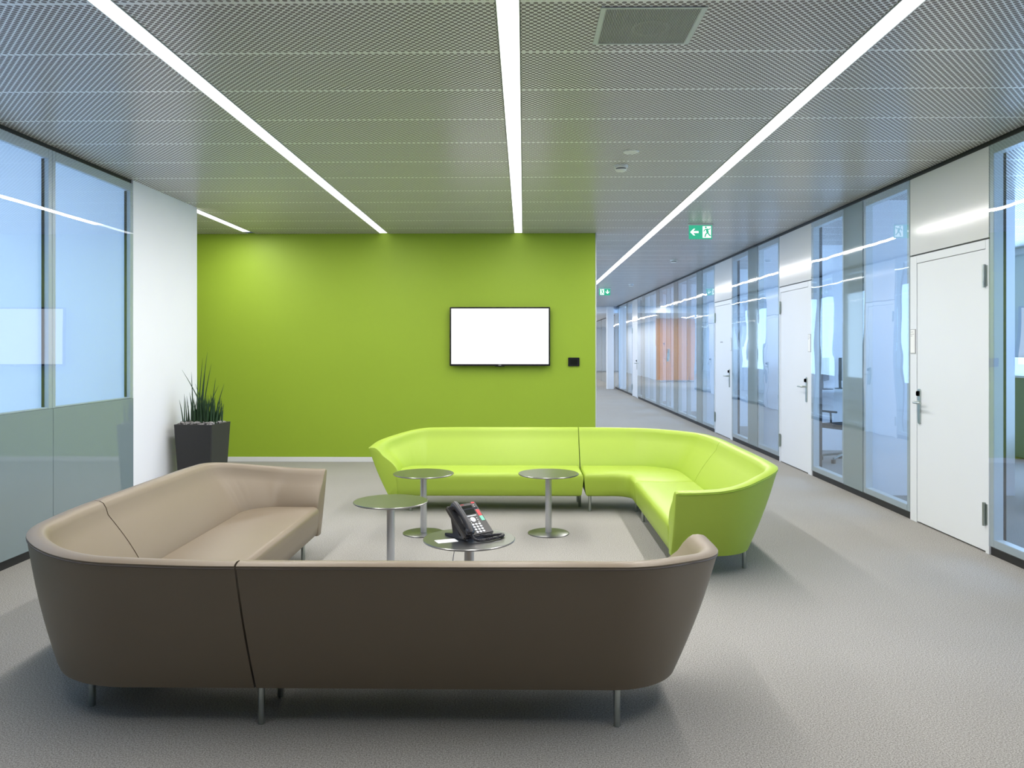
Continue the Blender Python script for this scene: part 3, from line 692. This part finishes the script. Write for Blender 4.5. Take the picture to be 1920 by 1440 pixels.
for (x, y, h_, dx, dy) in ((-0.02, -0.02, 0.74, 0.07, 0.02), (-0.05, 0.0, 0.68, 0.05, 0.0), (-0.03, 0.04, 0.62, 0.10, 0), (0.05, 0, 0.56, -0.27, 0.0), (-0.10, 0, 0.54, -0.02, 0), (0.07, 0.03, 0.48, 0.05, 0), (0.12, 0, 0.42, 0.09, 0.03), (-0.01, 0.05, 0.40, 0.15, 0), (-0.14, 0, 0.30, -0.03, 0), (-0.02, -0.06, 0.50, 0.0, 0), (0.0, -0.02, 0.55, 0.03, 0.01), (0.04, 0.0, 0.42, -0.12, 0.0)):
    leaf(x, y, h_, dx, dy, 0.0085)
for i in range(115):
    x = random.choice((random.gauss(-0.05, 0.055), random.gauss(0.07, 0.05))); x = max(-0.16, min(0.16, x)); y = random.uniform(-0.09, 0.09)
    leaf(x, y, random.uniform(0.15, 0.34), random.gauss(0, 0.02)+x*0.1, random.gauss(0, 0.02))
# ------------------------------------------------------------------ office furniture behind the glass
def desk(x, y, wx, wy, z, lb):
    t = thing('desk', lb, 'desk', (x, y, 0))
    B('tabletop', (-wx/2, wx/2, -wy/2, wy/2, z-0.025, z), MT['desk'], t, bevel=0.004)
    for sx in (-1, 1):
        bm = bmesh.new(); X = sx*(wx/2-0.08); tube(bm, [(X, -wy/2+0.06, 0.0), (X, -wy/2+0.06, z-0.03)], 0.02, 10); tube(bm, [(X, wy/2-0.06, 0.0), (X, wy/2-0.06, z-0.03)], 0.02, 10); tube(bm, [(X, -wy/2+0.06, 0.03), (X, wy/2-0.06, 0.03)], 0.018, 8)
        obj('leg', bm, MT['steel'], t, smooth=40)
def monitor(x, y, z, rz, lb):
    t = thing('monitor', lb, 'monitor', (x, y, z), rz, 'office monitors')
    B('screen', (-0.25, 0.25, -0.02, 0.02, 0.12, 0.44), MT['tvblack'], t, bevel=0.004)
    bm = bmesh.new(); tube(bm, [(0, 0.035, 0.005), (0, 0.04, 0.2)], 0.02, 10); obj('stem', bm, MT['black'], t)
    bm = bmesh.new(); lathe(bm, [(0, 0), (0.11, 0), (0.11, 0.008), (0.03, 0.015), (0, 0.015)], 24); obj('foot', bm, MT['black'], t)
def office_chair(x, y, rz, lb):
    t = thing('office_chair', lb, 'chair', (x, y, 0), rz, 'black office chairs')
    B('seat', (-0.23, 0.23, -0.23, 0.22, 0.44, 0.50), MT['chair'], t, bevel=0.02)
    bm = bmesh.new(); 
    for i in range(8):
        z = 0.54+i*0.046; yy = 0.235+0.05*(i/7)**1.5; w_ = 0.22-0.03*(i/7)**2; box(bm, -w_, w_, yy, yy+0.025, z, z+0.046)
    obj('backrest', bm, MT['chair'], t)
    bm = bmesh.new(); tube(bm, [(0, 0.1, 0.44), (0, 0.27, 0.45), (0, 0.275, 0.62)], 0.02, 8); obj('back_support', bm, MT['black'], t)
    for s in (-1, 1):
        bm = bmesh.new(); tube(bm, [(s*0.2, 0.05, 0.46), (s*0.28, 0.05, 0.5), (s*0.29, 0.05, 0.66), (s*0.29, -0.12, 0.67), (s*0.29, 0.15, 0.67)], 0.014, 8); obj('armrest', bm, MT['black'], t, smooth=50)
    bm = bmesh.new(); tube(bm, [(0, 0, 0.10), (0, 0, 0.44)], 0.025, 10); obj('gas_column', bm, MT['steel'], t)
    for k in range(5):
        a = k*2*PI/5+0.3; bm = bmesh.new(); tube(bm, [(0, 0, 0.11), (0.29*math.cos(a), 0.29*math.sin(a), 0.065)], [0.02, 0.013], 8)
        l = obj('foot_spoke', bm, MT['steel'], t)
        bm = bmesh.new(); lathe(bm, [(0, 0), (0.028, 0.005), (0.03, 0.028), (0.028, 0.05), (0, 0.055)], 12, (0.29*math.cos(a), 0.29*math.sin(a), 0)); obj('castor', bm, MT['black'], l)
desk(4.42, 11.25, 1.0, 0.8, 0.92, 'white desk with two monitors behind the glass between the second and third doors')
monitor(4.19, 11.2, 0.92, math.radians(60), 'black monitor on the office desk, the one nearer the door')
monitor(4.52, 11.4, 0.92, math.radians(60), 'black monitor on the office desk, the one farther right')
office_chair(4.22, 10.6, math.radians(205), 'black office chair before the desk with two monitors')
office_chair(4.95, 7.35, math.radians(120), 'black office chair behind the glass at the right edge')
desk(5.7, 7.6, 0.8, 1.4, 0.74, 'white desk behind the glass at the right edge')
cb = thing('sideboard', 'dark green grey sideboard below the bright office window', 'cabinet', (6.9, 11.5, 0))
B('body', (-0.3, 0.3, -1.2, 1.2, 0.04, 1.10), MT['cabinet'], cb, bevel=0.004); B('worktop', (-0.32, 0.32, -1.22, 1.22, 1.10, 1.13), MT['desk'], cb)
for k in range(3): B('door', (-0.31, -0.3, -1.19+k*0.8, -0.41+k*0.8, 0.08, 1.08), MT['cabinet'], cb, bevel=0.002)
bx = B('storage_box', (6.7, 7.0, 11.1, 11.5, 1.131, 1.36), MT['paper'], None, bevel=0.004); tag(bx, 'white box standing on the office sideboard', 'box')
